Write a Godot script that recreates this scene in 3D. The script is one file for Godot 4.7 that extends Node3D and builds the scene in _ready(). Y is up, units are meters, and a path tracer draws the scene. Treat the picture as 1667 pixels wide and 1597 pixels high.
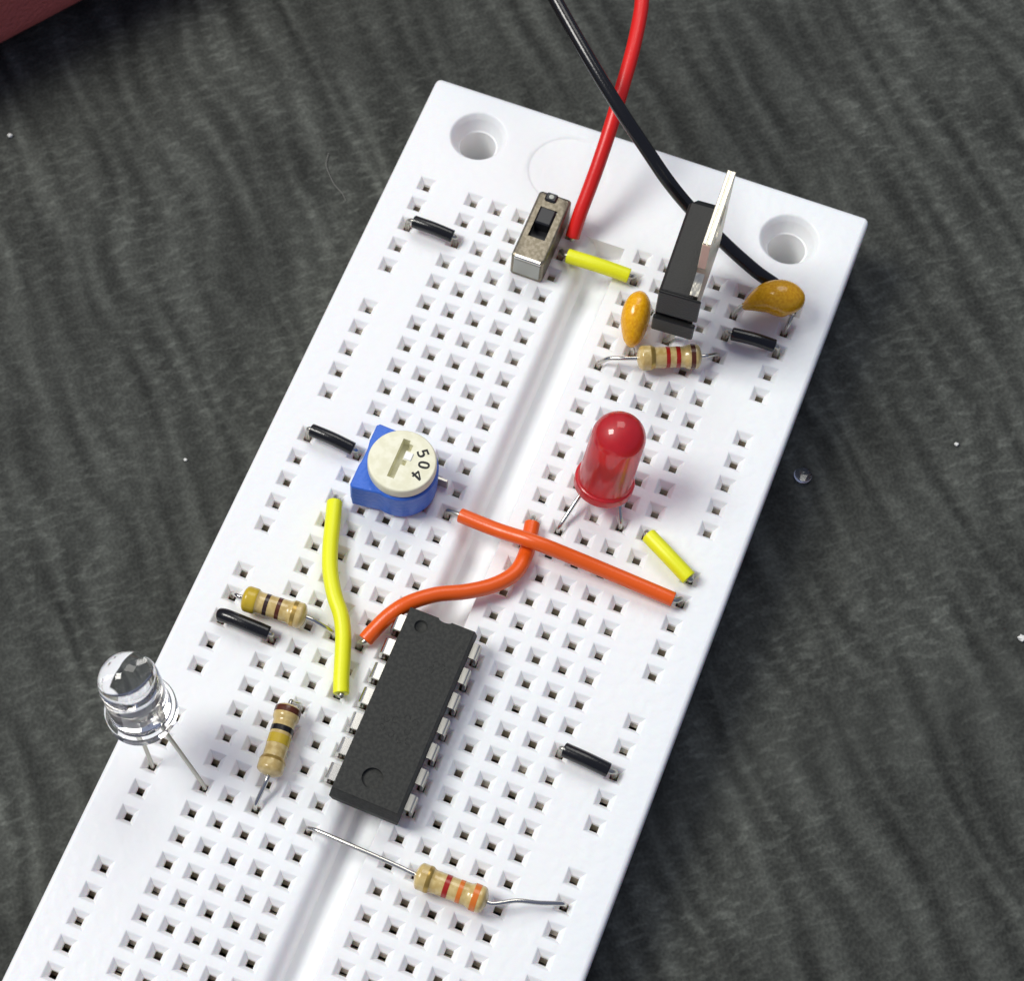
extends Node3D
# A solderless breadboard with a small circuit, lying on a dark table. All shapes are laid out in millimetres
# (x across the board, y up from its top face, z along the board) and built in metres.
const MM := 0.001
const PITCH := 2.54
const BOARD_H := 8.5
const HALF_W := 22.85
const ROWS := 63

var names := {}
var M := {}

# ------------------------------------------------------------------ shape builder
class Shape:
	var p := PackedVector3Array()
	var uv := PackedVector2Array()
	var xf := Transform3D.IDENTITY
	var uv_on := false
	func tri(a: Vector3, b: Vector3, c: Vector3) -> void: # anticlockwise seen from outside
		p.append(xf * a); p.append(xf * b); p.append(xf * c)
	func quad(a: Vector3, b: Vector3, c: Vector3, d: Vector3) -> void:
		tri(a, b, c); tri(a, c, d)
	func rings(list: Array, closed := true) -> void: # each ring anticlockwise seen from the end the list runs to
		for i in list.size() - 1:
			var r0 = list[i]
			var r1 = list[i + 1]
			var n: int = r0.size()
			for k in (n if closed else n - 1):
				var k2 := (k + 1) % n
				quad(r0[k], r0[k2], r1[k2], r1[k])
	func fan(ring, flip := false) -> void:
		var c := Vector3.ZERO
		for v in ring: c += v
		c /= ring.size()
		for k in ring.size():
			var a = ring[k]
			var b = ring[(k + 1) % ring.size()]
			if flip: tri(c, b, a)
			else: tri(c, a, b)
	func box(lo: Vector3, hi: Vector3, bevel := 0.0) -> void:
		var c := (lo + hi) / 2.0
		var h := (hi - lo) / 2.0
		var b := minf(bevel, minf(h.x, minf(h.y, h.z)) * 0.9)
		# six faces, twelve edges, eight corners of a chamfered box
		for ax in 3:
			var u := (ax + 1) % 3
			var w := (ax + 2) % 3
			for s in [-1.0, 1.0]:
				var f := []
				for k in [[-1, -1], [1, -1], [1, 1], [-1, 1]]:
					var v := Vector3.ZERO
					v[ax] = s * h[ax]; v[u] = k[0] * (h[u] - b); v[w] = k[1] * (h[w] - b)
					f.append(c + v)
				if s > 0: quad(f[0], f[1], f[2], f[3])
				else: quad(f[3], f[2], f[1], f[0])
		if b <= 0.0: return
		for ax in 3:
			var u := (ax + 1) % 3
			var w := (ax + 2) % 3
			for su in [-1.0, 1.0]:
				for sw in [-1.0, 1.0]:
					var q := []
					for k in [[-1, 0], [1, 0], [1, 1], [-1, 1]]:
						var v := Vector3.ZERO
						v[ax] = k[0] * (h[ax] - b)
						v[u] = su * (h[u] if k[1] == 0 else h[u] - b)
						v[w] = sw * (h[w] - b if k[1] == 0 else h[w])
						q.append(c + v)
					if su * sw < 0: q.reverse()
					quad(q[0], q[1], q[2], q[3])
		for sx in [-1.0, 1.0]:
			for sy in [-1.0, 1.0]:
				for sz in [-1.0, 1.0]:
					var a := c + Vector3(sx * h.x, sy * (h.y - b), sz * (h.z - b))
					var d := c + Vector3(sx * (h.x - b), sy * h.y, sz * (h.z - b))
					var e := c + Vector3(sx * (h.x - b), sy * (h.y - b), sz * h.z)
					if sx * sy * sz > 0: tri(a, d, e)
					else: tri(a, e, d)
	func tube(path: Array, radii, sides := 14, squash := Vector3.ONE, capped := true) -> void:
		var list := []
		var up := Vector3.UP
		for i in path.size():
			var t: Vector3 = (path[mini(i + 1, path.size() - 1)] - path[maxi(i - 1, 0)]).normalized()
			var side := up.cross(t)
			if side.length() < 0.05:
				up = Vector3.RIGHT if absf(t.x) < 0.8 else Vector3.BACK
				side = up.cross(t)
			side = side.normalized()
			up = t.cross(side).normalized()
			var r: float = radii if radii is float else radii[i]
			var ring := []
			for k in sides:
				var a := TAU * k / sides
				ring.append(path[i] + (side * cos(a) + up * sin(a)) * r * squash)
			list.append(ring)
		rings(list)
		if capped:
			fan(list[0], true)
			fan(list[-1])
	func lathe(profile: Array, sides := 40, frame := Transform3D.IDENTITY) -> void: # profile of (radius, along y) from bottom to top
		var list := []
		for q in profile:
			var ring := []
			for k in sides:
				var a := -TAU * k / sides
				ring.append(frame * Vector3(cos(a) * q.x, q.y, sin(a) * q.x))
			list.append(ring)
		rings(list)
	func flat(outer: PackedVector2Array, holes: Array, y: float) -> void: # a face looking up with holes cut in it
		var pts := PackedVector2Array(outer)
		for h in holes: pts.append_array(h)
		var ids := Geometry2D.triangulate_delaunay(pts)
		for i in range(0, ids.size(), 3):
			var a := pts[ids[i]]
			var b := pts[ids[i + 1]]
			var c := pts[ids[i + 2]]
			var m := (a + b + c) / 3.0
			if not Geometry2D.is_point_in_polygon(m, outer): continue
			var cut := false
			for h in holes:
				if Geometry2D.is_point_in_polygon(m, h): cut = true
			if cut: continue
			if (b - a).cross(c - a) > 0.0:
				var s := b; b = c; c = s
			tri(Vector3(a.x, y, a.y), Vector3(b.x, y, b.y), Vector3(c.x, y, c.y))
	func wall(poly: PackedVector2Array, y0: float, y1: float, inward := false) -> void:
		for k in poly.size():
			var a := poly[k]
			var b := poly[(k + 1) % poly.size()]
			if inward != (area(poly) > 0.0):
				var s := a; a = b; b = s
			quad(Vector3(a.x, y0, a.y), Vector3(b.x, y0, b.y), Vector3(b.x, y1, b.y), Vector3(a.x, y1, a.y))
	func area(poly: PackedVector2Array) -> float:
		var s := 0.0
		for k in poly.size(): s += poly[k].cross(poly[(k + 1) % poly.size()])
		return s
	func mesh(origin: Vector3, angle: float) -> ArrayMesh:
		var n := p.size()
		var pos := PackedVector3Array(); pos.resize(n)
		var nor := PackedVector3Array(); nor.resize(n)
		var fn := PackedVector3Array(); fn.resize(n / 3)
		var at := {}
		for t in n / 3:
			var f := (p[3 * t + 1] - p[3 * t]).cross(p[3 * t + 2] - p[3 * t])
			fn[t] = f
			if angle > 0.0:
				for k in 3:
					var key := Vector3i((p[3 * t + k] * 2000.0).round())
					if at.has(key): at[key].append(t)
					else: at[key] = [t]
		var least := cos(deg_to_rad(angle))
		for t in n / 3:
			var own := fn[t].normalized()
			for k in 3:
				var q := p[3 * t + k]
				var s := own
				if angle > 0.0:
					s = Vector3.ZERO
					for o in at[Vector3i((q * 2000.0).round())]:
						if fn[o].normalized().dot(own) > least: s += fn[o]
					s = s.normalized() if s.length() > 0.0 else own
				var w: int = 3 * t + [0, 2, 1][k]
				pos[w] = (q - origin) * 0.001
				nor[w] = s
		var arr := []
		arr.resize(Mesh.ARRAY_MAX)
		arr[Mesh.ARRAY_VERTEX] = pos
		arr[Mesh.ARRAY_NORMAL] = nor
		if uv.size() == n:
			var u2 := PackedVector2Array(); u2.resize(n)
			for t in n / 3:
				for k in 3: u2[3 * t + [0, 2, 1][k]] = uv[3 * t + k]
			arr[Mesh.ARRAY_TEX_UV] = u2
		var m := ArrayMesh.new()
		m.add_surface_from_arrays(Mesh.PRIMITIVE_TRIANGLES, arr)
		return m

# ------------------------------------------------------------------ objects
func numbered(called: String) -> String:
	var n: int = names.get(called, 0)
	names[called] = n + 1
	return called if n == 0 else "%s_%03d" % [called, n]

func tag(o: Node3D, label: String, category: String, group := "") -> void:
	o.set_meta("label", label)
	o.set_meta("category", category)
	if group: o.set_meta("group", group)

func thing(called: String, at: Vector3, label: String, category: String, group := "") -> Node3D:
	var o := Node3D.new()
	o.name = numbered(called)
	o.position = at * MM
	o.set_meta("at", at)
	add_child(o, true)
	tag(o, label, category, group)
	return o

func part(called: String, s: Shape, m: Material, parent: Node3D, angle := 40.0, label := "") -> MeshInstance3D:
	var o := MeshInstance3D.new()
	o.name = called
	o.mesh = s.mesh(parent.get_meta("at", Vector3.ZERO), angle)
	o.material_override = m
	o.set_meta("at", parent.get_meta("at", Vector3.ZERO))
	parent.add_child(o, true)
	if label: o.set_meta("label", label)
	return o

func single(called: String, s: Shape, m: Material, at: Vector3, label: String, category: String, group := "", angle := 40.0) -> MeshInstance3D:
	var o := MeshInstance3D.new()
	o.name = numbered(called)
	o.mesh = s.mesh(at, angle)
	o.material_override = m
	o.position = at * MM
	add_child(o, true)
	tag(o, label, category, group)
	return o

func hole(col: float, row: float, y := 0.0) -> Vector3:
	return Vector3((col - 5.5) * PITCH, y, row * PITCH)

func smooth(pts: Array, steps := 6) -> Array: # Catmull-Rom through the points
	var out := []
	for i in pts.size() - 1:
		var a: Vector3 = pts[maxi(i - 1, 0)]
		var b: Vector3 = pts[i]
		var c: Vector3 = pts[i + 1]
		var d: Vector3 = pts[mini(i + 2, pts.size() - 1)]
		for k in steps:
			out.append(b.cubic_interpolate(c, a, d, float(k) / steps))
	out.append(pts[-1])
	return out

func V(x: float, y: float, z: float) -> Vector3:
	return Vector3(x, y, z)

# ------------------------------------------------------------------ materials
func mat(srgb: Color, rough: float, metal := 0.0, spec := 0.5) -> StandardMaterial3D:
	var m := StandardMaterial3D.new()
	m.albedo_color = srgb
	m.roughness = rough
	m.metallic = metal
	m.metallic_specular = spec
	return m

func noise_tex(freq: float, seed_: int, lo: Color, hi: Color, octaves := 3, from := 0.3, to := 0.7) -> NoiseTexture2D:
	var n := FastNoiseLite.new()
	n.noise_type = FastNoiseLite.TYPE_SIMPLEX
	n.seed = seed_
	n.frequency = freq
	n.fractal_octaves = octaves
	var g := Gradient.new()
	g.set_offset(0, from); g.set_color(0, lo)
	g.set_offset(1, to); g.set_color(1, hi)
	var t := NoiseTexture2D.new()
	t.width = 256; t.height = 256
	t.seamless = true
	t.noise = n
	t.color_ramp = g
	return t

func mottled(m: StandardMaterial3D, t: Texture2D, per_mm: float) -> StandardMaterial3D:
	m.albedo_texture = t
	m.uv1_triplanar = true
	m.uv1_world_triplanar = true
	m.uv1_scale = Vector3.ONE * per_mm * 1000.0
	return m

func relief(m: StandardMaterial3D, t: Texture2D, per_mm: float, depth_mm: float) -> StandardMaterial3D:
	m.heightmap_enabled = true
	m.heightmap_texture = t
	m.heightmap_scale = depth_mm * 0.1
	m.uv1_triplanar = true
	m.uv1_world_triplanar = true
	m.uv1_scale = Vector3.ONE * per_mm * 1000.0
	return m

func table_images() -> Array: # the dark brushed grain of the table: wavy ridges one way, short pale flecks across them
	var n := 1536
	var f := FastNoiseLite.new()
	f.noise_type = FastNoiseLite.TYPE_SIMPLEX
	f.seed = 11
	f.frequency = 1.0 / 40.0
	f.fractal_octaves = 2
	f.fractal_gain = 0.35
	f.domain_warp_enabled = true
	f.domain_warp_amplitude = 22.0
	f.domain_warp_frequency = 0.012
	var bands := f.get_seamless_image(256, n)
	bands.resize(n, n, Image.INTERPOLATE_CUBIC)
	f.domain_warp_enabled = true
	f.domain_warp_amplitude = 10.0
	f.domain_warp_frequency = 0.03
	f.seed = 23
	f.fractal_gain = 0.5
	f.frequency = 1.0 / 12.0
	f.fractal_octaves = 2
	var flecks := f.get_seamless_image(n, 640)
	flecks.resize(n, n, Image.INTERPOLATE_CUBIC)
	f.domain_warp_enabled = false
	f.seed = 37
	f.frequency = 1.0 / 5.0
	f.fractal_octaves = 4
	var fuzz := f.get_seamless_image(n, n)
	f.seed = 51
	f.frequency = 1.0 / 260.0
	f.fractal_octaves = 3
	var patches := f.get_seamless_image(n, n)
	for im in [bands, flecks, fuzz, patches]: im.convert(Image.FORMAT_L8)
	var b: PackedByteArray = bands.get_data()
	var k: PackedByteArray = flecks.get_data()
	var z: PackedByteArray = fuzz.get_data()
	var q: PackedByteArray = patches.get_data()
	f.seed = 77
	f.frequency = 1.0 / 120.0
	f.fractal_octaves = 2
	var sway_im := f.get_seamless_image(512, n)
	sway_im.resize(n, n, Image.INTERPOLATE_CUBIC)
	sway_im.convert(Image.FORMAT_L8)
	var sway: PackedByteArray = sway_im.get_data()
	var rgb := PackedByteArray(); rgb.resize(n * n * 3)
	var hgt := PackedByteArray(); hgt.resize(n * n)
	for i in n * n:
		var wave := sin(TAU * (46.0 * (i / n) / n + (sway[i] / 255.0 - 0.5) * 1.3))
		var band := (b[i] / 255.0 - 0.5) * 0.7 + wave * 0.30 * (0.35 + 0.9 * b[(i + 777777) % (n * n)] / 255.0)
		var fleck := k[i] / 255.0 - 0.5
		var fz := z[i] / 255.0 - 0.5
		var pt := q[i] / 255.0
		var pale := maxf(fleck - 0.06, 0.0) * (0.2 + 0.9 * pt)
		var v := 61.5 + band * 30.0 + pale * 62.0 + minf(fleck, 0.0) * 10.0 + fz * 22.0 + (pt - 0.5) * 8.0
		rgb[3 * i] = clampi(int(v), 0, 255)
		rgb[3 * i + 1] = clampi(int(v * 1.025 + 0.5), 0, 255)
		rgb[3 * i + 2] = clampi(int(v * 0.97), 0, 255)
		hgt[i] = clampi(int(128.0 + band * 75.0 + fleck * 45.0 + fz * 50.0), 0, 255)
	return [ImageTexture.create_from_image(Image.create_from_data(n, n, false, Image.FORMAT_RGB8, rgb)), ImageTexture.create_from_image(Image.create_from_data(n, n, false, Image.FORMAT_L8, hgt))]

func materials() -> void:
	var grain := noise_tex(0.05, 3, Color.BLACK, Color.WHITE, 4, 0.2, 0.8)
	M.board = relief(mat(Color(0.944, 0.938, 0.936), 0.42), grain, 0.05, 0.02)
	M.board.subsurf_scatter_enabled = true
	M.board.subsurf_scatter_strength = 0.16
	M.backing = mat(Color(0.86, 0.86, 0.87), 0.7)
	M.clip = mat(Color(0.72, 0.69, 0.63), 0.5, 1.0)
	M.tab = relief(mat(Color(0.86, 0.84, 0.77), 0.36, 1.0), grain, 0.1, 0.02)
	M.tin = mat(Color(0.80, 0.79, 0.76), 0.22, 1.0)
	M.dull_tin = mat(Color(0.74, 0.73, 0.69), 0.38, 1.0)
	M.copper = mat(Color(0.92, 0.78, 0.70), 0.5, 0.35)
	M.black_wire = relief(mat(Color(0.09, 0.09, 0.095), 0.22), grain, 0.25, 0.004)
	M.red_wire = relief(mat(Color(0.86, 0.13, 0.11), 0.34), grain, 0.25, 0.005)
	M.yellow_wire = relief(mat(Color(0.91, 0.92, 0.09), 0.42), grain, 0.25, 0.005)
	M.orange_wire = relief(mat(Color(0.90, 0.36, 0.08), 0.32), grain, 0.25, 0.005)
	M.chip = relief(mottled(mat(Color.WHITE, 0.62, 0.0, 0.3), noise_tex(0.06, 8, Color(0.195, 0.198, 0.19), Color(0.24, 0.243, 0.23), 5, 0.2, 0.8), 0.03), noise_tex(0.09, 9, Color.BLACK, Color.WHITE, 4), 0.12, 0.006)
	M.chip_mark = mat(Color(0.16, 0.163, 0.155), 0.55, 0.0, 0.3)
	M.regulator = relief(mat(Color(0.125, 0.125, 0.12), 0.4, 0.0, 0.4), grain, 0.2, 0.01)
	M.cap = relief(mottled(mat(Color.WHITE, 0.2), noise_tex(0.07, 5, Color(0.87, 0.60, 0.05), Color(0.95, 0.72, 0.12), 4), 0.14), grain, 0.14, 0.012)
	M.tan = mottled(mat(Color.WHITE, 0.3), noise_tex(0.04, 6, Color(0.74, 0.63, 0.37), Color(0.83, 0.74, 0.50), 3), 0.1)
	M.tan.clearcoat_enabled = true
	M.tan.clearcoat = 0.6
	M.tan.clearcoat_roughness = 0.12
	M.band_red = mat(Color(0.62, 0.13, 0.09), 0.25)
	M.band_brown = mat(Color(0.33, 0.16, 0.09), 0.25)
	M.band_black = mat(Color(0.07, 0.06, 0.05), 0.25)
	M.band_yellow = mat(Color(0.76, 0.65, 0.18), 0.25)
	M.band_orange = mat(Color(0.84, 0.45, 0.16), 0.25)
	M.band_violet = mat(Color(0.22, 0.15, 0.13), 0.25)
	M.band_gold = mat(Color(0.70, 0.58, 0.30), 0.3, 0.6)
	M.blue = relief(mat(Color(0.20, 0.41, 0.80), 0.42), grain, 0.1, 0.03)
	M.cream = mottled(mat(Color.WHITE, 0.5), noise_tex(0.03, 7, Color(0.90, 0.89, 0.77), Color(0.94, 0.93, 0.83), 3), 0.08)
	M.panel_white = mat(Color(0.95, 0.95, 0.93), 0.3)
	M.ink = mat(Color(0.10, 0.10, 0.10), 0.6)
	M.steel = relief(mottled(mat(Color.WHITE, 0.42, 1.0), noise_tex(0.03, 12, Color(0.47, 0.44, 0.38), Color(0.55, 0.52, 0.46), 4), 0.2), grain, 0.2, 0.006)
	M.slider = mat(Color(0.12, 0.12, 0.13), 0.4)
	M.panel = mat(Color(0.70, 0.71, 0.67), 0.5, 0.3)
	var clear := mat(Color(1.0, 1.0, 1.0, 0.0), 0.02)
	clear.transparency = BaseMaterial3D.TRANSPARENCY_ALPHA
	clear.refraction_enabled = true
	clear.refraction_scale = 0.05
	M.clear = clear
	var red := mat(Color(0.94, 0.09, 0.14, 0.34), 0.5)
	red.transparency = BaseMaterial3D.TRANSPARENCY_ALPHA
	red.refraction_enabled = true
	red.refraction_scale = 0.05
	red.clearcoat_enabled = true
	red.clearcoat = 0.75
	red.clearcoat_roughness = 0.05
	M.red_lens = red
	M.lead_frame = mat(Color(0.62, 0.61, 0.60), 0.3, 1.0)
	M.case = relief(mat(Color(0.76, 0.39, 0.36), 0.8), noise_tex(0.12, 14, Color.BLACK, Color.WHITE, 3), 0.04, 0.12)
	M.hair = mat(Color(0.44, 0.44, 0.42), 0.8)
	M.lint = mat(Color(0.86, 0.86, 0.84), 0.8)
	var t := table_images()
	var table := mat(Color.WHITE, 0.7, 0.0, 0.3)
	table.albedo_texture = t[0]
	table.heightmap_enabled = true
	table.heightmap_texture = t[1]
	table.heightmap_scale = 0.035
	M.table = table

# ------------------------------------------------------------------ the setting
func table_top() -> void:
	var s := Shape.new()
	var h := 420.0
	var y := -BOARD_H
	var c := [V(-h, y, -h), V(-h, y, h), V(h, y, h), V(h, y, -h)]
	var b := []
	for v in c: b.append(v + V(0, -18, 0))
	s.quad(c[0], c[1], c[2], c[3])
	for k in 4: s.quad(b[k], b[(k + 1) % 4], c[(k + 1) % 4], c[k])
	s.quad(b[3], b[2], b[1], b[0])
	var along := Vector2(cos(deg_to_rad(47.0)), sin(deg_to_rad(47.0)))
	for v in s.p:
		var q := Vector2(v.x + 40.0, v.z + 13.0)
		s.uv.append(Vector2(q.dot(along), q.dot(along.orthogonal())) / 165.0)
	var o := MeshInstance3D.new()
	o.name = "table_top"
	o.mesh = s.mesh(Vector3.ZERO, 0.0)
	o.material_override = M.table
	o.set_meta("kind", "structure")
	o.set_meta("label", "dark grey table top with a brushed fibrous grain")
	add_child(o, true)

func red_case() -> void:
	var a := V(-69.6, -BOARD_H, 0.4)
	var along := V(6.0, 0, -8.8).normalized()
	var out := V(8.8, 0, 6.0).normalized()
	var prof := []
	var hgt := 21.0
	for k in 9:
		var g := -PI / 2 + PI / 2 * k / 8.0
		prof.append(Vector2(-5.0 + cos(g) * 5.0, 5.4 + sin(g) * 5.0))
	for k in 9:
		var g := PI / 2 * k / 8.0
		prof.append(Vector2(-6.0 + cos(g) * 6.0, hgt - 6.0 + sin(g) * 6.0))
	prof.append(Vector2(-80.0, hgt))
	prof.append(Vector2(-80.0, 0.4))
	var s := Shape.new()
	var list := []
	for d in [-70.0, 70.0]:
		var ring := []
		for q in prof: ring.append(a + along * d + out * q.x + V(0, q.y, 0))
		list.append(ring)
	list.reverse()
	s.rings(list)
	s.fan(list[0], true)
	s.fan(list[1])
	single("soft_case", s, M.case, a, "dark red soft case with a rounded edge in the upper left corner", "case", "", 40.0)

# ------------------------------------------------------------------ the breadboard
func has_hole(col: int, row: int) -> bool:
	if row < 1 or row > ROWS: return false
	if col == -2 or col == 13: return row % 6 != 0 and row < 60
	return (col >= 0 and col <= 4) or (col >= 7 and col <= 11)

func ring_pts(c: Vector2, r: float, n: int) -> PackedVector2Array:
	var out := PackedVector2Array()
	for k in n: out.append(c + Vector2(cos(TAU * k / n), sin(TAU * k / n)) * r)
	return out

func patch(s: Shape, x0: float, x1: float, z0: float, z1: float, y := 0.0) -> void:
	s.quad(V(x0, y, z0), V(x0, y, z1), V(x1, y, z1), V(x1, y, z0))

func pit(s: Shape, c: Vector2, half: float, prof: Array, floor_y: bool) -> void: # a round pit in a square of the top face
	var n := 64
	var sq := []
	var rings_ := []
	for k in n:
		var d := Vector2(cos(TAU * k / n), sin(TAU * k / n))
		var e := d / maxf(absf(d.x), absf(d.y)) * half
		sq.append(V(c.x + e.x, 0, c.y + e.y))
	rings_.append(sq)
	for q in prof:
		var ring := []
		for k in n: ring.append(V(c.x + cos(TAU * k / n) * q.x, q.y, c.y + sin(TAU * k / n) * q.x))
		rings_.append(ring)
	for r in rings_: r.reverse()
	s.rings(rings_)
	if floor_y: s.fan(rings_[-1])

func breadboard() -> void:
	var root := thing("breadboard", V(0, -BOARD_H, 0), "white plastic solderless breadboard with two mounting holes and rows of square holes", "breadboard")
	var z0 := -10.1
	var zl := ROWS * PITCH + 12.6
	var za := PITCH * 0.5
	var zb := (ROWS + 0.5) * PITCH
	var b := 0.45
	var w := HALF_W
	var s := Shape.new()
	# outer shell: sides, then a rounded rim up to the top face
	var corner := func(inset: float, y: float, r: float) -> Array:
		var ring := []
		for c in [[w - inset, zl - inset, 0.0], [-w + inset, zl - inset, 90.0], [-w + inset, z0 + inset, 180.0], [w - inset, z0 + inset, 270.0]]:
			var sx := signf(c[0])
			var sz := 1.0 if c[1] > 50.0 else -1.0
			for k in 7:
				var g: float = deg_to_rad(c[2] + 15.0 * k)
				ring.append(V(c[0] - sx * r + cos(g) * r, y, c[1] - sz * r + sin(g) * r))
		ring.reverse()
		return ring
	var shell := [corner.call(0.25, -BOARD_H + 0.02, 0.7), corner.call(0.0, -BOARD_H + 0.3, 0.9), corner.call(0.0, -b, 0.9)]
	for k in [1, 2, 3, 4, 5]:
		var g: float = PI / 2 * k / 5.0
		shell.append(corner.call(b * (1.0 - cos(g)), -b + b * sin(g), 0.9 * (1.0 - k / 5.0) + 0.001))
	s.rings(shell)
	s.fan(shell[0], true)
	# the two ends with their mounting holes and the round mould mark
	var xi := w - b
	var mount := [Vector2(3.0, 0.0), Vector2(2.88, -0.06), Vector2(2.75, -0.16), Vector2(2.5, -0.55), Vector2(2.42, -0.75), Vector2(2.36, -1.0), Vector2(1.98, -1.95), Vector2(1.84, -2.05), Vector2(1.80, -7.6)]
	for e in 2:
		var f := func(z: float) -> float: return z if e == 0 else zl + z0 - z
		var band := func(x0: float, x1: float, q0: float, q1: float) -> void:
			patch(s, x0, x1, minf(f.call(q0), f.call(q1)), maxf(f.call(q0), f.call(q1)))
		var lo := z0 + b
		for sx in [-1.0, 1.0]:
			pit(s, Vector2(sx * 16.3, f.call(-4.85)), 3.6, mount, true)
			var x0: float = sx * 16.3 - 3.6
			band.call(x0, x0 + 7.2, lo, -8.45)
			band.call(x0, x0 + 7.2, -1.25, za)
		band.call(-xi, -19.9, lo, za)
		band.call(19.9, xi, lo, za)
		pit(s, Vector2(-6.5, f.call(-4.3)), 4.4, [Vector2(4.15, 0.0), Vector2(3.95, -0.10), Vector2(3.8, -0.13), Vector2(0.3, -0.16)], true)
		band.call(-10.9, -2.1, lo, -8.7)
		band.call(-10.9, -2.1, 0.1, za)
		band.call(-12.7, -10.9, lo, za)
		band.call(-2.1, 12.7, lo, za)
	# plain strips along the board
	for sx in [-1.0, 1.0]:
		for q in [[20.32, xi], [15.24, 17.78]]:
			patch(s, minf(sx * q[0], sx * q[1]), maxf(sx * q[0], sx * q[1]), za, zb)
	# cells, most with a square funnel
	for col in [-2, 0, 1, 2, 3, 4, 7, 8, 9, 10, 11, 13]:
		for row in range(1, ROWS + 1):
			var c := hole(col, row)
			var h := PITCH / 2
			if not has_hole(col, row):
				patch(s, c.x - h, c.x + h, c.z - h, c.z + h)
				continue
			var rs := []
			for q in [[h, 0.0], [0.87, 0.0], [0.80, -0.03], [0.73, -0.09], [0.66, -0.18], [0.36, -0.68], [0.34, -1.05]]:
				var r: float = q[0]
				rs.append([V(c.x - r, q[1], c.z - r), V(c.x - r, q[1], c.z + r), V(c.x + r, q[1], c.z + r), V(c.x + r, q[1], c.z - r)])
			s.rings(rs)
	# the long gutter down the middle, closed at both ends
	var ga := 2.25
	var gb := zb - 1.0
	# a rounded left lip, a hollow floor, a sharp right edge
	var prof := [Vector2(-2.54, 0.0), Vector2(-2.3, 0.0), Vector2(-2.05, -0.05), Vector2(-1.8, -0.18), Vector2(-1.55, -0.42), Vector2(-1.32, -0.77), Vector2(-1.14, -1.2), Vector2(-1.03, -1.7), Vector2(-0.99, -2.3), Vector2(-0.9, -2.62), Vector2(-0.62, -2.8), Vector2(-0.2, -2.86), Vector2(0.3, -2.82), Vector2(0.8, -2.68), Vector2(1.2, -2.42), Vector2(1.5, -2.02), Vector2(1.7, -1.4), Vector2(1.78, -0.12), Vector2(1.82, -0.03), Vector2(1.9, 0.0), Vector2(2.54, 0.0)]
	for k in prof.size() - 1:
		var p0: Vector2 = prof[k]
		var p1: Vector2 = prof[k + 1]
		s.quad(V(p0.x, p0.y, ga), V(p0.x, p0.y, gb), V(p1.x, p1.y, gb), V(p1.x, p1.y, ga))
		if k > 0 and k < prof.size() - 2:
			s.quad(V(p0.x, p0.y, ga), V(p1.x, p1.y, ga), V(p1.x, 0, ga), V(p0.x, 0, ga))
			s.quad(V(p0.x, p0.y, gb), V(p0.x, 0, gb), V(p1.x, 0, gb), V(p1.x, p1.y, gb))
	patch(s, -2.54, 2.54, za, ga)
	patch(s, -2.54, 2.54, gb, zb)
	part("body", s, M.board, root, 27.0)
	# sprung metal clips seen down the holes
	var cl := Shape.new()
	var rng := RandomNumberGenerator.new()
	rng.seed = 4
	for col in [-2, 0, 1, 2, 3, 4, 7, 8, 9, 10, 11, 13]:
		for row in range(1, ROWS + 1):
			if not has_hole(col, row): continue
			var c := hole(col, row)
			var r := 0.46
			var top := [V(c.x - r, -1.06, c.z - r), V(c.x - r, -1.06, c.z + r), V(c.x + r, -1.06, c.z + r), V(c.x + r, -1.06, c.z - r)]
			var low := []
			for v in top: low.append(v + V(0, -4.6, 0))
			cl.rings([top, low])
			cl.fan(low)
			var gap := rng.randf_range(0.02, 0.12)
			var dy := rng.randf_range(-0.3, 0.2)
			for sg in [-1.0, 1.0]: # two leaves that close towards the middle
				var y0 := -1.15 + dy * 0.2
				var y1 := -1.5 + dy
				cl.quad(V(c.x - r * 0.9, y0, c.z + sg * 0.44), V(c.x + r * 0.9, y0, c.z + sg * 0.44), V(c.x + r * 0.9, y1, c.z + sg * gap), V(c.x - r * 0.9, y1, c.z + sg * gap))
	var clips := part("contact_clips", cl, M.clip, root, 0.0)
	clips.set_meta("kind", "stuff")

# ------------------------------------------------------------------ wires
func lead(root: Node3D, m: Material, pts: Array, r := 0.29, called := "lead") -> void:
	var s := Shape.new()
	s.tube(smooth(pts, 5), r, 10)
	part(called, s, m, root, 60.0)

func down(h: Vector3) -> Array: # from just above a hole to its bottom
	return [V(h.x, 0.1, h.z), V(h.x, -1.2, h.z), V(h.x, -4.0, h.z)]

func wire(called: String, label: String, category: String, group: String, m: Material, r: float, pts: Array, from: Vector3, to) -> Node3D:
	var root := thing(called, from, label, category, group)
	var s := Shape.new()
	var path := smooth(pts, 6)
	# cut ends: a small shoulder where the insulation was stripped
	var radii := []
	for k in path.size(): radii.append(r)
	var t0: Vector3 = (path[1] - path[0]).normalized()
	var t1: Vector3 = (path[-1] - path[-2]).normalized()
	path.push_front(path[0] - t0 * 0.05); radii.push_front(r * 0.93)
	path.append(path[-1] + t1 * 0.05); radii.append(r * 0.93)
	s.tube(path, radii, 18)
	part("insulation", s, m, root, 50.0)
	var ends := [[pts[0], -t0, from]]
	if to != null: ends.append([pts[-1], t1, to])
	for e in ends:
		var start: Vector3 = e[0] - e[1] * 0.4
		var h: Vector3 = e[2]
		var mid: Vector3 = e[0] + e[1] * 0.25
		var q := [start, mid]
		var hang := V(lerpf(mid.x, h.x, 0.8), maxf(0.35, mid.y * 0.6), lerpf(mid.z, h.z, 0.8))
		if mid.distance_to(h) > 0.7: q.append(hang)
		q.append_array(down(h))
		lead(root, M.dull_tin, q, 0.26, "bare_end")
	return root

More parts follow.
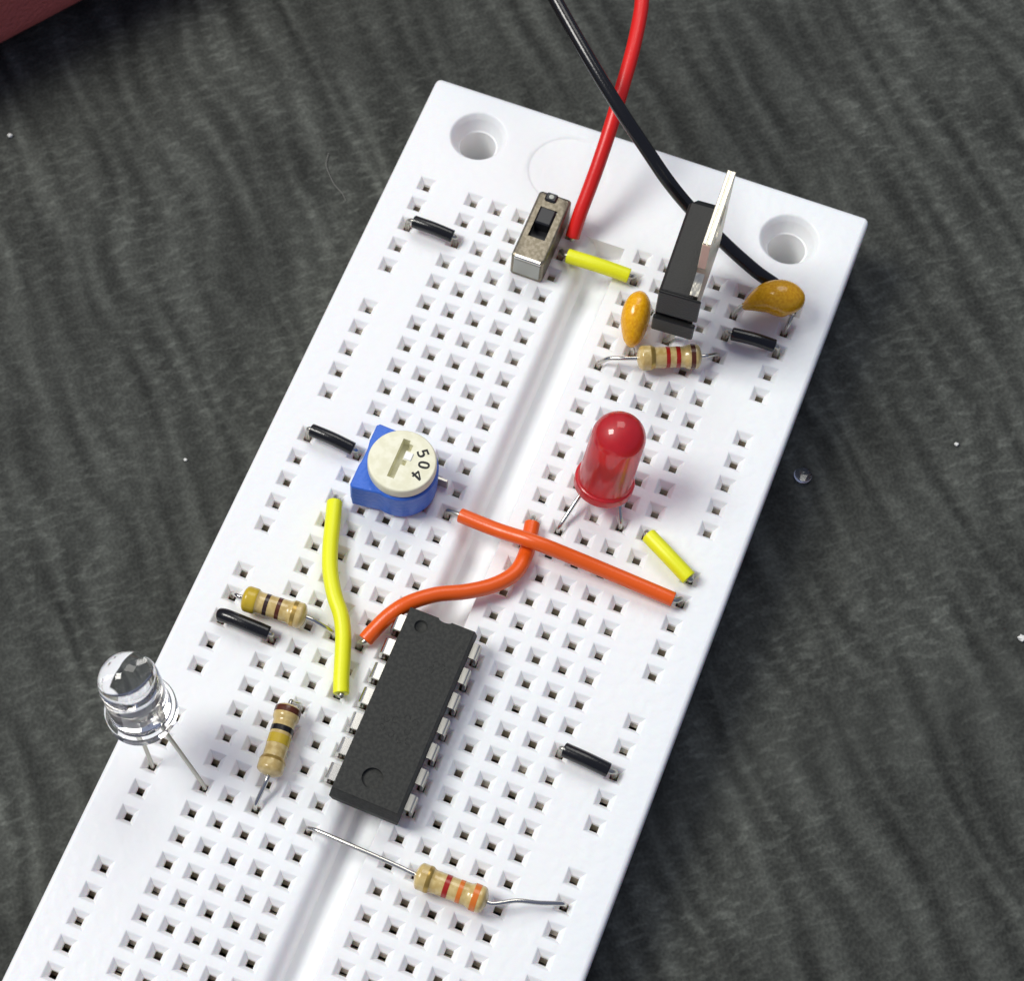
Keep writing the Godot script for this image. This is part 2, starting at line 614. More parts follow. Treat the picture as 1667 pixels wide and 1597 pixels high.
func wires() -> void:
	var g := "short black jumper wires"
	wire("black_jumper_wire", "black jumper by the top left edge of the board, highest on the left side", "jumper wire", g, M.black_wire, 0.65, [V(-18.28, 1.2, 7.74), V(-16.3, 1.36, 7.84), V(-14.2, 1.1, 7.84)], hole(-2, 3), hole(0, 3))
	wire("black_jumper_wire", "black jumper ending against the blue trimmer", "jumper wire", g, M.black_wire, 0.63, [V(-18.62, 1.2, 32.92), V(-16.5, 1.38, 33.08), V(-14.3, 1.05, 33.18)], hole(-2, 13), hole(0, 13))
	wire("black_jumper_wire", "black jumper lying just below a yellow banded resistor at the left edge", "jumper wire", g, M.black_wire, 0.66, [V(-18.95, 0.85, 53.4), V(-18.3, 1.2, 53.42), V(-16.3, 1.36, 53.48), V(-14.2, 1.1, 53.42)], hole(-2, 21), hole(0, 21))
	wire("black_jumper_wire", "dull black jumper alone on the lower right of the board, right of the chip", "jumper wire", g, M.black_wire, 0.68, [V(14.3, 1.15, 53.36), V(16.3, 1.3, 53.5), V(18.42, 1.05, 53.58)], hole(11, 21), hole(13, 21))
	wire("black_jumper_wire", "black jumper right below the right hand yellow capacitor", "jumper wire", g, M.black_wire, 0.65, [V(14.6, 1.2, 8.02), V(16.7, 1.42, 7.9), V(18.6, 1.08, 7.7)], hole(11, 3), hole(13, 3))
	g = "yellow jumper wires"
	wire("yellow_jumper_wire", "short yellow jumper across the gutter beside the slide switch", "jumper wire", g, M.yellow_wire, 0.74, [V(-2.9, 1.2, 5.75), V(0.3, 1.35, 5.72), V(3.3, 1.1, 5.60)], hole(4, 2), hole(7, 2))
	wire("yellow_jumper_wire", "short slanting yellow jumper right of the red LED", "jumper wire", g, M.yellow_wire, 0.74, [V(14.25, 1.2, 31.05), V(16.6, 1.35, 32.38), V(18.95, 1.1, 33.58)], hole(11, 12), hole(13, 13))
	wire("yellow_jumper_wire", "long bent yellow jumper on the left, running down from the trimmer beside the chip", "jumper wire", g, M.yellow_wire, 0.74, [V(-13.75, 0.95, 38.94), V(-13.09, 1.15, 40.95), V(-12.29, 1.3, 43.41), V(-11.32, 1.4, 45.72), V(-9.99, 1.5, 47.86), V(-8.77, 1.5, 49.31), V(-7.89, 1.4, 50.84), V(-7.04, 1.3, 53.02), V(-6.36, 1.2, 54.93), V(-5.86, 1.1, 56.16)], hole(0, 15), hole(3, 22))
	g = "orange jumper wires"
	wire("orange_jumper_wire", "straight orange jumper crossing over the other orange wire", "jumper wire", g, M.orange_wire, 0.70, [V(-2.37, 1.3, 35.82), V(1.37, 1.8, 36.12), V(4.92, 2.75, 36.35), V(8.54, 2.2, 36.18), V(12.70, 1.6, 36.09), V(18.35, 1.2, 36.18)], hole(4, 14), hole(13, 14))
	wire("orange_jumper_wire", "curved orange jumper bending down to the top of the chip", "jumper wire", g, M.orange_wire, 0.72, [V(3.97, 0.9, 33.85), V(4.30, 0.9, 35.61), V(4.54, 1.0, 37.23), V(4.30, 1.3, 39.32), V(3.04, 1.6, 41.24), V(1.0, 1.9, 42.95), V(-1.42, 2.2, 44.43), V(-3.40, 2.3, 46.22), V(-4.57, 1.9, 47.78), V(-5.38, 1.4, 49.46), V(-5.81, 1.1, 50.6)], hole(7, 13), hole(3, 20))
	wire("red_supply_wire", "red supply wire leaving the board at the top beside the slide switch", "wire", "", M.red_wire, 0.71, [V(-3.23, 1.3, 3.61), V(-3.24, 3.0, 1.63), V(-3.17, 4.6, -0.77), V(-3.16, 6.0, -3.03), V(-3.27, 7.6, -6.1), V(-3.54, 9.0, -9.48), V(-3.92, 10.0, -13.29), V(-4.52, 10.6, -16.96), V(-5.10, 11.0, -19.23), V(-6.85, 11.5, -24.24), V(-11.5, 11.6, -34.0), V(-18.0, 10.0, -46.0)], hole(4, 1), null)
	wire("black_supply_wire", "long black supply wire passing behind the regulator and over the red wire", "wire", "", M.black_wire, 0.66, [V(17.9, 1.3, 1.9), V(16.44, 1.7, 1.53), V(14.69, 2.2, 1.23), V(12.02, 3.1, 0.49), V(9.48, 4.6, -0.04), V(6.37, 6.5, -0.83), V(3.85, 8.5, -1.54), V(0.99, 10.5, -2.91), V(-2.31, 12.5, -4.7), V(-6.76, 14.0, -8.09), V(-12.52, 15.0, -13.32), V(-16.64, 15.5, -17.45), V(-24.0, 15.0, -26.0), V(-33.0, 12.5, -38.0)], hole(13, 1), null)

# ------------------------------------------------------------------ resistors
func resistor(label: String, a: Vector3, b: Vector3, bands: Array, lead_a: Array, lead_b: Array) -> void:
	var root := thing("resistor", (a + b) / 2.0 - V(0, 1.2, 0), label, "resistor", "striped resistors")
	var axis := (b - a).normalized()
	var length := a.distance_to(b)
	var side := axis.cross(Vector3.UP).normalized()
	var frame := Transform3D(Basis(side, axis, side.cross(axis)), a)
	var radius := func(y: float) -> float:
		var e := minf(y, length - y)
		var bulge := 1.2
		var r := lerpf(bulge, 1.02, smoothstep(1.25, 1.75, e))
		if e < 0.55: r = bulge * sqrt(maxf(0.0, 1.0 - pow((0.55 - e) / 0.55, 2.0)))
		return maxf(r, 0.3)
	var strip := func(y0: float, y1: float, out: float) -> Array:
		var prof := []
		var n := maxi(4, int((y1 - y0) / 0.12))
		for k in n + 1:
			var y := lerpf(y0, y1, float(k) / n)
			prof.append(Vector2(radius.call(y) + out, y))
		return prof
	var s := Shape.new()
	var prof: Array = strip.call(0.0, length, 0.0)
	prof.push_front(Vector2(0.001, -0.02)); prof.append(Vector2(0.001, length + 0.02))
	s.lathe(prof, 32, frame)
	part("body", s, M.tan, root, 60.0)
	for q in bands:
		var t := Shape.new()
		var y0: float = q[0] * length
		var y1: float = q[1] * length
		var pr: Array = strip.call(y0, y1, 0.018)
		pr.push_front(Vector2(radius.call(y0) - 0.03, y0)); pr.append(Vector2(radius.call(y1) - 0.03, y1))
		t.lathe(pr, 32, frame)
		part("colour_band", t, q[2], root, 60.0)
	for e in [[a, -axis, lead_a], [b, axis, lead_b]]:
		var pts := [e[0] - e[1] * 0.3, e[0] + e[1] * 0.35]
		pts.append_array(e[2])
		lead(root, M.tin, pts, 0.21)

func resistors() -> void:
	var h := hole(7, 6)
	var k := hole(11, 4)
	resistor("resistor with three reddish bands below the black regulator", V(7.15, 1.75, 14.25), V(12.7, 1.75, 11.75), [[0.20, 0.27, M.band_gold], [0.44, 0.50, M.band_red], [0.595, 0.66, M.band_red], [0.82, 0.89, M.band_brown]],
		[V(6.0, 1.75, 14.75), V(4.7, 1.3, 15.05)] + [V(h.x + 0.15, 0.4, h.z)] + down(h), [V(13.3, 1.55, 11.3), V(13.85, 0.8, 10.5)] + down(k))
	h = hole(-2, 20)
	k = hole(2, 20)
	resistor("resistor with a yellow end band at the left edge above a black jumper", V(-17.7, 1.75, 51.35), V(-11.5, 1.75, 50.9), [[0.03, 0.235, M.band_yellow], [0.36, 0.42, M.band_violet], [0.55, 0.61, M.band_brown], [0.79, 0.85, M.band_gold]],
		[V(-18.5, 1.3, 51.2)] + down(h), [V(-10.4, 1.55, 50.9), V(-9.2, 0.8, 50.85)] + down(k))
	h = hole(2, 23)
	k = hole(2, 27)
	resistor("upright lying resistor with brown, black and yellow bands left of the chip", V(-9.55, 1.75, 59.2), V(-8.72, 1.75, 65.95), [[0.06, 0.145, M.band_brown], [0.33, 0.405, M.band_black], [0.45, 0.58, M.band_yellow], [0.76, 0.81, M.band_gold]],
		[V(-9.4, 1.4, 58.75)] + [V(-8.95, 0.7, 58.45)] + down(h), [V(-8.72, 1.45, 66.9), V(-8.85, 0.7, 68.2)] + down(k))
	h = hole(4, 27)
	k = hole(13, 26)
	resistor("resistor with orange and red bands and long bare leads at the bottom of the picture", V(6.45, 1.8, 69.08), V(13.0, 1.8, 68.9), [[0.17, 0.23, M.band_gold], [0.41, 0.48, M.band_red], [0.60, 0.66, M.band_orange], [0.80, 0.88, M.band_orange]],
		[V(5.0, 1.75, 69.0), V(1.0, 1.5, 68.85), V(-2.5, 1.0, 68.65), V(-3.6, 0.5, 68.58)] + down(h), [V(14.0, 1.75, 68.55), V(15.3, 1.7, 67.75), V(17.0, 1.3, 67.1), V(18.6, 0.7, 66.3)] + down(k))

# ------------------------------------------------------------------ chip
func chip() -> void:
	var cx := 0.22
	var cz := 56.2
	var root := thing("integrated_circuit", V(cx, 0, cz), "dark grey fourteen pin chip with silver legs straddling the gutter", "chip")
	var outline := func(hx: float, hz: float) -> PackedVector2Array:
		var o := PackedVector2Array()
		var r := 0.62
		for k in 13: # notch in the end nearest the top of the board
			var a := PI - PI * k / 12.0
			o.append(Vector2(cx + 0.25 + cos(a) * r, cz - hz + sin(a) * r * 0.38))
		var c := [Vector2(cx + hx, cz - hz), Vector2(cx + hx, cz + hz), Vector2(cx - hx, cz + hz), Vector2(cx - hx, cz - hz)]
		for k in 4:
			o.append(c[k])
			if k < 3:
				for j in range(1, 12): o.append(c[k].lerp(c[k + 1], j / 12.0))
		return o
	var ring := func(o: PackedVector2Array, y: float) -> Array:
		var r := []
		for q in o: r.append(V(q.x, y, q.y))
		r.reverse()
		return r
	var top: PackedVector2Array = outline.call(3.02, 9.08)
	var s := Shape.new()
	s.rings([ring.call(outline.call(3.05, 9.2), 0.7), ring.call(outline.call(3.25, 9.42), 2.1), ring.call(outline.call(3.25, 9.42), 2.35), ring.call(outline.call(3.1, 9.18), 3.72), ring.call(top, 3.85)])
	s.fan(ring.call(outline.call(3.05, 9.2), 0.7), true)
	var dimple := ring_pts(Vector2(-1.30, 48.45), 0.62, 24)
	var mark := ring_pts(Vector2(0.08, 63.2), 0.96, 32)
	s.flat(top, [dimple, mark], 3.85)
	for q in [[Vector2(-1.30, 48.45), [0.62, 0.5, 0.3, 0.05], [3.85, 3.6, 3.48, 3.45]], [Vector2(0.08, 63.2), [0.96, 0.94, 0.9, 0.05], [3.85, 3.56, 3.52, 3.52]]]:
		var rs := []
		for k in 4:
			var r := []
			for v in ring_pts(q[0], q[1][k], 24 if q[1][0] < 0.9 else 32): r.append(V(v.x, q[2][k], v.y))
			r.reverse()
			rs.append(r)
		s.rings(rs)
		s.fan(rs[-1])
	part("body", s, M.chip, root, 30.0)
	# what is left of the worn print: faint broken curves that can no longer be read
	var rub := Shape.new()
	var arcs := [[-0.83, 57.67], [-0.09, 57.47], [0.83, 56.97], [1.6, 57.1], [-0.96, 58.59], [0.04, 58.81], [1.27, 58.07], [0.9, 59.07], [1.65, 58.88], [1.28, 51.3], [1.01, 52.0], [1.9, 51.4]]
	for k in arcs.size():
		var q: Array = arcs[k]
		var from := 0.9 * k
		for j in 9:
			var a0 := from + j * 0.5
			var a1 := a0 + 0.5
			if (j + k) % 4 == 3: continue
			rub.quad(V(q[0] + cos(a1) * 0.30, 3.854, q[1] + sin(a1) * 0.36), V(q[0] + cos(a0) * 0.30, 3.854, q[1] + sin(a0) * 0.36), V(q[0] + cos(a0) * 0.21, 3.854, q[1] + sin(a0) * 0.27), V(q[0] + cos(a1) * 0.21, 3.854, q[1] + sin(a1) * 0.27))
	part("worn_print", rub, M.chip_mark, root, 0.0)
	for sg in [-1.0, 1.0]:
		for k in 7:
			var z := (19 + k) * PITCH
			var t := Shape.new()
			var ex: float = sg * 3.81
			var wide := 0.76
			# shoulder out of the body, bend, then a leg that narrows into its hole
			var pth := [[cx + sg * 3.0, 2.22, wide], [sg * 3.78 + cx * 0.6, 2.22, wide], [sg * 3.88 + cx * 0.5, 2.19, wide], [sg * 3.97 + cx * 0.4, 2.05, wide], [sg * 4.0 + cx * 0.4, 1.85, wide], [sg * 4.02 + cx * 0.2, 0.75, wide], [sg * 3.98, 0.25, 0.5], [ex + sg * 0.1, 0.0, 0.25], [ex, -1.0, 0.25], [ex, -3.4, 0.22]]
			var th := 0.13
			var rs := []
			for i in pth.size():
				var a = pth[maxi(i - 1, 0)]
				var b = pth[mini(i + 1, pth.size() - 1)]
				var d := Vector2(b[0] - a[0], b[1] - a[1]).normalized()
				var nn := Vector2(-d.y, d.x) * th
				var q = pth[i]
				var r := [V(q[0] + nn.x, q[1] + nn.y, z - q[2]), V(q[0] + nn.x, q[1] + nn.y, z + q[2]), V(q[0] - nn.x, q[1] - nn.y, z + q[2]), V(q[0] - nn.x, q[1] - nn.y, z - q[2])]
				rs.append(r)
			t.rings(rs)
			t.fan(rs[-1])
			part("pin", t, M.dull_tin if sg > 0 else M.tin, root, 30.0)

# ------------------------------------------------------------------ regulator
func regulator() -> void:
	var at := V(9.45, 0, 7.4)
	var root := thing("voltage_regulator", at, "tall black three legged regulator with an upright silver metal tab", "regulator")
	var yaw := Basis(Vector3.UP, deg_to_rad(2.8)) * Basis(Vector3.BACK, deg_to_rad(0.8))
	var fr := Transform3D(yaw, at)
	var s := Shape.new()
	s.xf = fr
	# plastic body: outer half with a chamfered top and a groove across its end
	var prof := func(inset: float) -> PackedVector2Array:
		return PackedVector2Array([Vector2(-1.95 + inset, 5.55), Vector2(1.2 - inset, 5.55), Vector2(1.2 - inset, 12.35 - inset), Vector2(-1.75 + inset, 12.35 - inset), Vector2(-2.0 + inset, 12.0 - inset), Vector2(-2.0 + inset, 8.6)])
	var ends := []
	for q in [[-5.75, 0.45], [-5.0, 0.0], [4.75, 0.0], [4.9, 0.06]]:
		var r := []
		for v in prof.call(q[1]): r.append(V(v.x, v.y, q[0]))
		ends.append(r)
	s.rings(ends)
	s.fan(ends[0], true)
	s.fan(ends[-1])
	part("body", s, M.regulator, root, 20.0)
	# end of the body towards the camera: two blocks with a groove between them
	var e := Shape.new()
	e.xf = fr
	e.box(V(-1.98, 8.55, 4.86), V(1.98, 12.28, 5.15), 0.1)
	e.box(V(-2.06, 5.6, 4.86), V(1.9, 7.9, 5.4), 0.12)
	part("end_block", e, M.regulator, root, 0.0)
	# metal tab with its screw hole; the neck is narrower than the top
	var t := Shape.new()
	t.xf = fr * Transform3D(Basis(Vector3.BACK, deg_to_rad(0.0)), Vector3.ZERO)
	var outer := PackedVector2Array()
	var rim := [Vector2(-5.2, 6.0), Vector2(4.75, 6.0), Vector2(4.75, 12.6), Vector2(3.6, 13.0), Vector2(2.85, 13.6), Vector2(2.85, 14.3), Vector2(3.05, 14.8), Vector2(3.05, 18.9), Vector2(-5.2, 18.9), Vector2(-5.2, 14.8), Vector2(-4.9, 14.3), Vector2(-4.9, 13.4), Vector2(-5.2, 12.8)]
	for k in rim.size():
		for j in 5: outer.append(rim[k].lerp(rim[(k + 1) % rim.size()], j / 5.0))
	var screw := ring_pts(Vector2(-1.0, 16.4), 1.8, 28)
	var sheet := Shape.new()
	sheet.flat(outer, [screw], 0.0)
	for f in [[0.78, false], [1.56, true]]:
		for i in range(0, sheet.p.size(), 3):
			var q := []
			for j in 3: q.append(V(f[0], sheet.p[i + j].z, sheet.p[i + j].x))
			if f[1]: t.tri(q[0], q[2], q[1])
			else: t.tri(q[0], q[1], q[2])
	for poly in [outer, screw]:
		for k in poly.size():
			var a: Vector2 = poly[k]
			var b: Vector2 = poly[(k + 1) % poly.size()]
			if poly == outer: t.quad(V(0.78, a.y, a.x), V(0.78, b.y, b.x), V(1.56, b.y, b.x), V(1.56, a.y, a.x))
			else: t.quad(V(0.78, a.y, a.x), V(1.56, a.y, a.x), V(1.56, b.y, b.x), V(0.78, b.y, b.x))
	var tab := part("tab", t, M.tab, root, 20.0)
	# bare copper where the tab was sheared off its strip
	var c := Shape.new()
	c.xf = t.xf
	c.box(V(0.82, 14.85, 3.04), V(1.52, 18.8, 3.10), 0.02)
	part("sheared_edge", c, M.copper, tab, 0.0, "bare copper edge of the tab")
	var tt := Shape.new()
	tt.xf = t.xf
	tt.box(V(0.79, 18.85, -5.18), V(1.1, 19.02, 3.03), 0.04)
	tt.box(V(1.19, 18.85, -5.18), V(1.55, 19.0, 3.03), 0.04)
	part("rolled_edge", tt, M.tab, tab, 0.0)
	for row in [2, 3, 4]:
		var h := hole(9, row)
		var l := Shape.new()
		l.box(V(h.x + 0.35, 2.4, h.z - 0.55), V(h.x + 0.85, 5.6, h.z + 0.55), 0.06)
		l.box(V(h.x + 0.30, 1.0, h.z - 0.33), V(h.x + 0.75, 2.6, h.z + 0.33), 0.05)
		l.tube([V(h.x + 0.5, 1.1, h.z), V(h.x + 0.25, 0.3, h.z), V(h.x, -0.5, h.z), V(h.x, -4.0, h.z)], 0.3, 8)
		part("leg", l, M.dull_tin, root, 0.0)

# ------------------------------------------------------------------ capacitors
func capacitor(label: String, spine: Array, radii: Array, squash: Vector3, leads: Array) -> void:
	var root := thing("capacitor", V(spine[spine.size() / 2].x, 0, spine[spine.size() / 2].z), label, "capacitor", "yellow dipped capacitors")
	var s := Shape.new()
	var path := []
	var rr := []
	var n := 30
	for k in n + 1: # an even run along the spine with softly changing girth
		var u := float(k) / n * (spine.size() - 1)
		var i := mini(int(u), spine.size() - 2)
		var f := u - i
		path.append(spine[i].cubic_interpolate(spine[i + 1], spine[maxi(i - 1, 0)], spine[mini(i + 2, spine.size() - 1)], f))
		rr.append(cubic_interpolate(radii[i], radii[i + 1], radii[maxi(i - 1, 0)], radii[mini(i + 2, radii.size() - 1)], f))
	s.tube(path, rr, 28, squash)
	part("body", s, M.cap, root, 75.0)
	for l in leads: lead(root, M.tin, l, 0.22)

func capacitors() -> void:
	var a := hole(8, 3)
	var b := hole(8, 5)
	capacitor("upright yellow bead capacitor squeezed against the left side of the regulator", [V(5.35, 2.8, 8.35), V(5.35, 2.95, 8.55), V(5.4, 3.0, 9.2), V(5.52, 2.85, 10.1), V(5.7, 2.45, 11.0), V(5.9, 1.9, 11.8), V(6.02, 1.4, 12.4), V(6.1, 0.9, 12.75)], [0.05, 0.85, 1.38, 1.58, 1.55, 1.3, 0.95, 0.4], V(0.86, 1.1, 1.0),
		[[V(5.5, 2.0, 8.2), V(6.1, 0.8, 7.8)] + down(a), [V(6.05, 1.2, 12.6), V(6.25, 0.4, 12.75)] + down(b)])
	a = hole(11, 2)
	b = hole(13, 2)
	capacitor("fat yellow bead capacitor at the right edge covering the end of the black wire", [V(14.75, 1.5, 5.0), V(15.05, 1.95, 4.85), V(15.6, 2.4, 4.5), V(16.5, 2.8, 3.95), V(17.6, 2.95, 3.6), V(18.6, 2.7, 3.4), V(19.25, 2.3, 3.4), V(19.55, 2.0, 3.45)], [0.3, 0.6, 1.05, 1.55, 1.8, 1.65, 1.05, 0.05], V(1.0, 1.0, 1.0),
		[[V(14.6, 1.8, 4.9), V(14.1, 0.7, 5.1)] + down(a), [V(19.2, 1.9, 4.2), V(19.15, 0.8, 4.9)] + down(b)])

# ------------------------------------------------------------------ switch
func slide_switch() -> void:
	var at := V(-6.05, 0, 5.0)
	var root := thing("slide_switch", at, "small metal cased slide switch with a black slider", "switch")
	var x0 := -7.72
	var x1 := -4.38
	var z0 := 0.95
	var z1 := 9.0
	var y1 := 3.5
	var s := Shape.new()
	var r := 0.32
	var outline := func(inset: float) -> PackedVector2Array:
		var o := PackedVector2Array()
		for c in [[x1 - r - inset, z1 - r - inset, 0.0], [x0 + r + inset, z1 - r - inset, 90.0], [x0 + r + inset, z0 + r + inset, 180.0], [x1 - r - inset, z0 + r + inset, 270.0]]:
			for k in 5:
				var g: float = deg_to_rad(c[2] + 22.5 * k)
				o.append(Vector2(c[0] + cos(g) * r, c[1] + sin(g) * r))
		return o
	var ring := func(o: PackedVector2Array, y: float) -> Array:
		var q := []
		for v in o: q.append(V(v.x, y, v.y))
		q.reverse()
		return q
	s.rings([ring.call(outline.call(0.0), 0.15), ring.call(outline.call(0.0), y1 - 0.28), ring.call(outline.call(0.08), y1 - 0.09), ring.call(outline.call(0.26), y1)])
	var slot := PackedVector2Array()
	var sc := [Vector2(-7.0, 2.75), Vector2(-5.25, 2.75), Vector2(-5.25, 6.35), Vector2(-7.0, 6.35)]
	for k in 4:
		for j in 8: slot.append(sc[k].lerp(sc[(k + 1) % 4], j / 8.0))
	var top := PackedVector2Array()
	var tb: PackedVector2Array = outline.call(0.26)
	for k in tb.size():
		for j in 3: top.append(tb[k].lerp(tb[(k + 1) % tb.size()], j / 3.0))
	s.flat(top, [slot], y1)
	s.wall(slot, y1 - 0.35, y1, true)
	part("metal_cover", s, M.steel, root, 35.0)
	var well := Shape.new()
	well.box(V(-7.3, 0.6, 2.3), V(-4.9, 2.3, 6.8), 0.0)
	part("well", well, M.slider, root, 0.0)
	var k := Shape.new()
	k.box(V(-6.92, 2.2, 2.85), V(-5.33, 3.75, 4.75), 0.14)
	part("slider", k, M.slider, root, 0.0)
	var rv := Shape.new()
	rv.box(V(-6.95, 3.3, 0.98), V(-5.75, 3.72, 2.0), 0.16)
	var stake := part("stake", rv, M.slider, root, 0.0)
	var dm := Shape.new()
	dm.lathe([Vector2(0.26, 3.70), Vector2(0.24, 3.76), Vector2(0.02, 3.78)], 16, Transform3D(Basis.IDENTITY, V(-6.35, 0, 1.5)))
	part("stake_tip", dm, M.panel, stake, 40.0)
	var pn := Shape.new()
	pn.box(V(-7.38, 0.5, 8.9), V(-4.72, 2.95, 9.06), 0.05)
	part("end_panel", pn, M.panel, root, 0.0)
	var lip := Shape.new()
	lip.box(V(-7.42, 3.1, 8.66), V(-4.68, 3.50, 9.08), 0.08)
	part("folded_lip", lip, M.tin, root, 0.0)
	for row in [1, 2, 3]:
		var h := hole(3, row)
		var l := Shape.new()
		l.box(V(h.x - 0.25, -3.0, h.z - 0.25), V(h.x + 0.25, 0.4, h.z + 0.25), 0.04)
		part("pin", l, M.dull_tin, root, 0.0)

# ------------------------------------------------------------------ trimmer
func trimmer() -> void:
	var c := Vector2(-8.74, 34.62)
	var root := thing("trimmer", V(c.x, 0, c.y), "square blue trimmer with a round cream dial marked 504", "trimmer")
	var outline := func(inset: float) -> PackedVector2Array:
		var o := PackedVector2Array()
		var r := 3.40 - inset
		for k in 25:
			var a := deg_to_rad(-105.0 + 210.0 * k / 24.0)
			o.append(c + Vector2(cos(a), sin(a)) * r)
		o.append(Vector2(-11.0, 38.15 - inset)); o.append(Vector2(-12.25, 38.3 - inset)); o.append(Vector2(-12.52 + inset, 38.05 - inset))
		o.append(Vector2(-12.52 + inset, 36.0)); o.append(Vector2(-12.42 + inset, 35.2)); o.append(Vector2(-12.42 + inset, 34.0)); o.append(Vector2(-12.55 + inset, 33.2))
		o.append(Vector2(-12.55 + inset, 31.5 + inset)); o.append(Vector2(-12.3, 31.25 + inset)); o.append(Vector2(-11.0, 31.3 + inset))
		return o
	var ring := func(o: PackedVector2Array, y: float) -> Array:
		var q := []
		for v in o: q.append(V(v.x, y, v.y))
		q.reverse()
		return q
	var s := Shape.new()
	s.rings([ring.call(outline.call(0.1), 0.45), ring.call(outline.call(0.02), 1.5), ring.call(outline.call(0.0), 4.2), ring.call(outline.call(0.1), 4.32)])
	s.fan(ring.call(outline.call(0.1), 0.45), true)
	s.fan(ring.call(outline.call(0.1), 4.32))
	part("body", s, M.blue, root, 30.0)
	var st := Shape.new()
	st.box(V(-11.85, 4.25, 34.05), V(-11.35, 4.62, 35.3), 0.08)
	part("stop", st, M.blue, root, 0.0)
	# dial with a real slot and two notches beside it
	var d := Shape.new()
	var slot := PackedVector2Array()
	var sp := [Vector2(-0.72, -2.15), Vector2(-0.02, -2.15), Vector2(-0.02, -1.85), Vector2(0.38, -1.8), Vector2(0.38, -1.1), Vector2(-0.02, -1.1), Vector2(-0.02, -0.1), Vector2(0.42, -0.1), Vector2(0.42, 0.42), Vector2(-0.02, 0.42), Vector2(-0.02, 2.0), Vector2(-0.72, 2.0)]
	for k in sp.size():
		var n := maxi(2, int(sp[k].distance_to(sp[(k + 1) % sp.size()]) / 0.2))
		for j in n: slot.append(c + sp[k].lerp(sp[(k + 1) % sp.size()], float(j) / n))
	var top := ring_pts(c, 3.0, 60)
	d.flat(top, [slot], 5.7)
	d.wall(slot, 4.45, 5.7, true)
	d.lathe([Vector2(3.05, 4.3), Vector2(3.2, 4.5), Vector2(3.2, 5.42), Vector2(3.14, 5.6), Vector2(3.0, 5.7)], 60, Transform3D(Basis.IDENTITY, V(c.x, 0, c.y)))
	var dial := part("dial", d, M.cream, root, 40.0)
	var fl := Shape.new()
	fl.box(V(c.x - 0.9, 4.36, c.y - 2.3), V(c.x + 0.6, 4.5, c.y + 2.2), 0.0)
	part("slot_floor", fl, M.cream, dial, 0.0)
	var rv := Shape.new()
	rv.box(V(c.x + 0.0, 4.49, c.y - 1.0), V(c.x + 0.75, 5.8, c.y - 0.2), 0.05)
	part("wiper_rivet", rv, M.panel_white, dial, 0.0)
	var font := SystemFont.new()
	font.font_names = PackedStringArray(["Droid Sans"])
	font.font_weight = 700
	var marks := [["5", -42.0], ["0", -9.0], ["4", 25.0]]
	for q in marks:
		var tm := TextMesh.new()
		tm.font = font
		tm.text = q[0]
		tm.font_size = 32
		tm.pixel_size = 0.047
		tm.depth = 0.02
		tm.curve_step = 2.0
		var arr := tm.surface_get_arrays(0)
		var vs: PackedVector3Array = arr[Mesh.ARRAY_VERTEX]
		var ids: PackedInt32Array = arr[Mesh.ARRAY_INDEX]
		var a := deg_to_rad(q[1])
		var out := V(cos(a), 0, sin(a))
		var t := Shape.new()
		t.xf = Transform3D(Basis(V(-sin(a), 0, cos(a)), out, Vector3.UP), V(c.x, 5.705, c.y) + out * 2.02)
		for i in range(0, ids.size(), 3): t.tri(vs[ids[i]], vs[ids[i + 2]], vs[ids[i + 1]])
		part("digit", t, M.ink, dial, 0.0)
	for q in [V(-5.25, 0, 33.02), V(-11.43, 0, 36.2), V(-6.9, 0, 36.4)]:
		var l := Shape.new()
		l.box(V(q.x - 0.5, -2.5, q.z - 0.15), V(q.x + 0.5, 1.3, q.z + 0.15), 0.05)
		part("lug", l, M.dull_tin, root, 0.0)

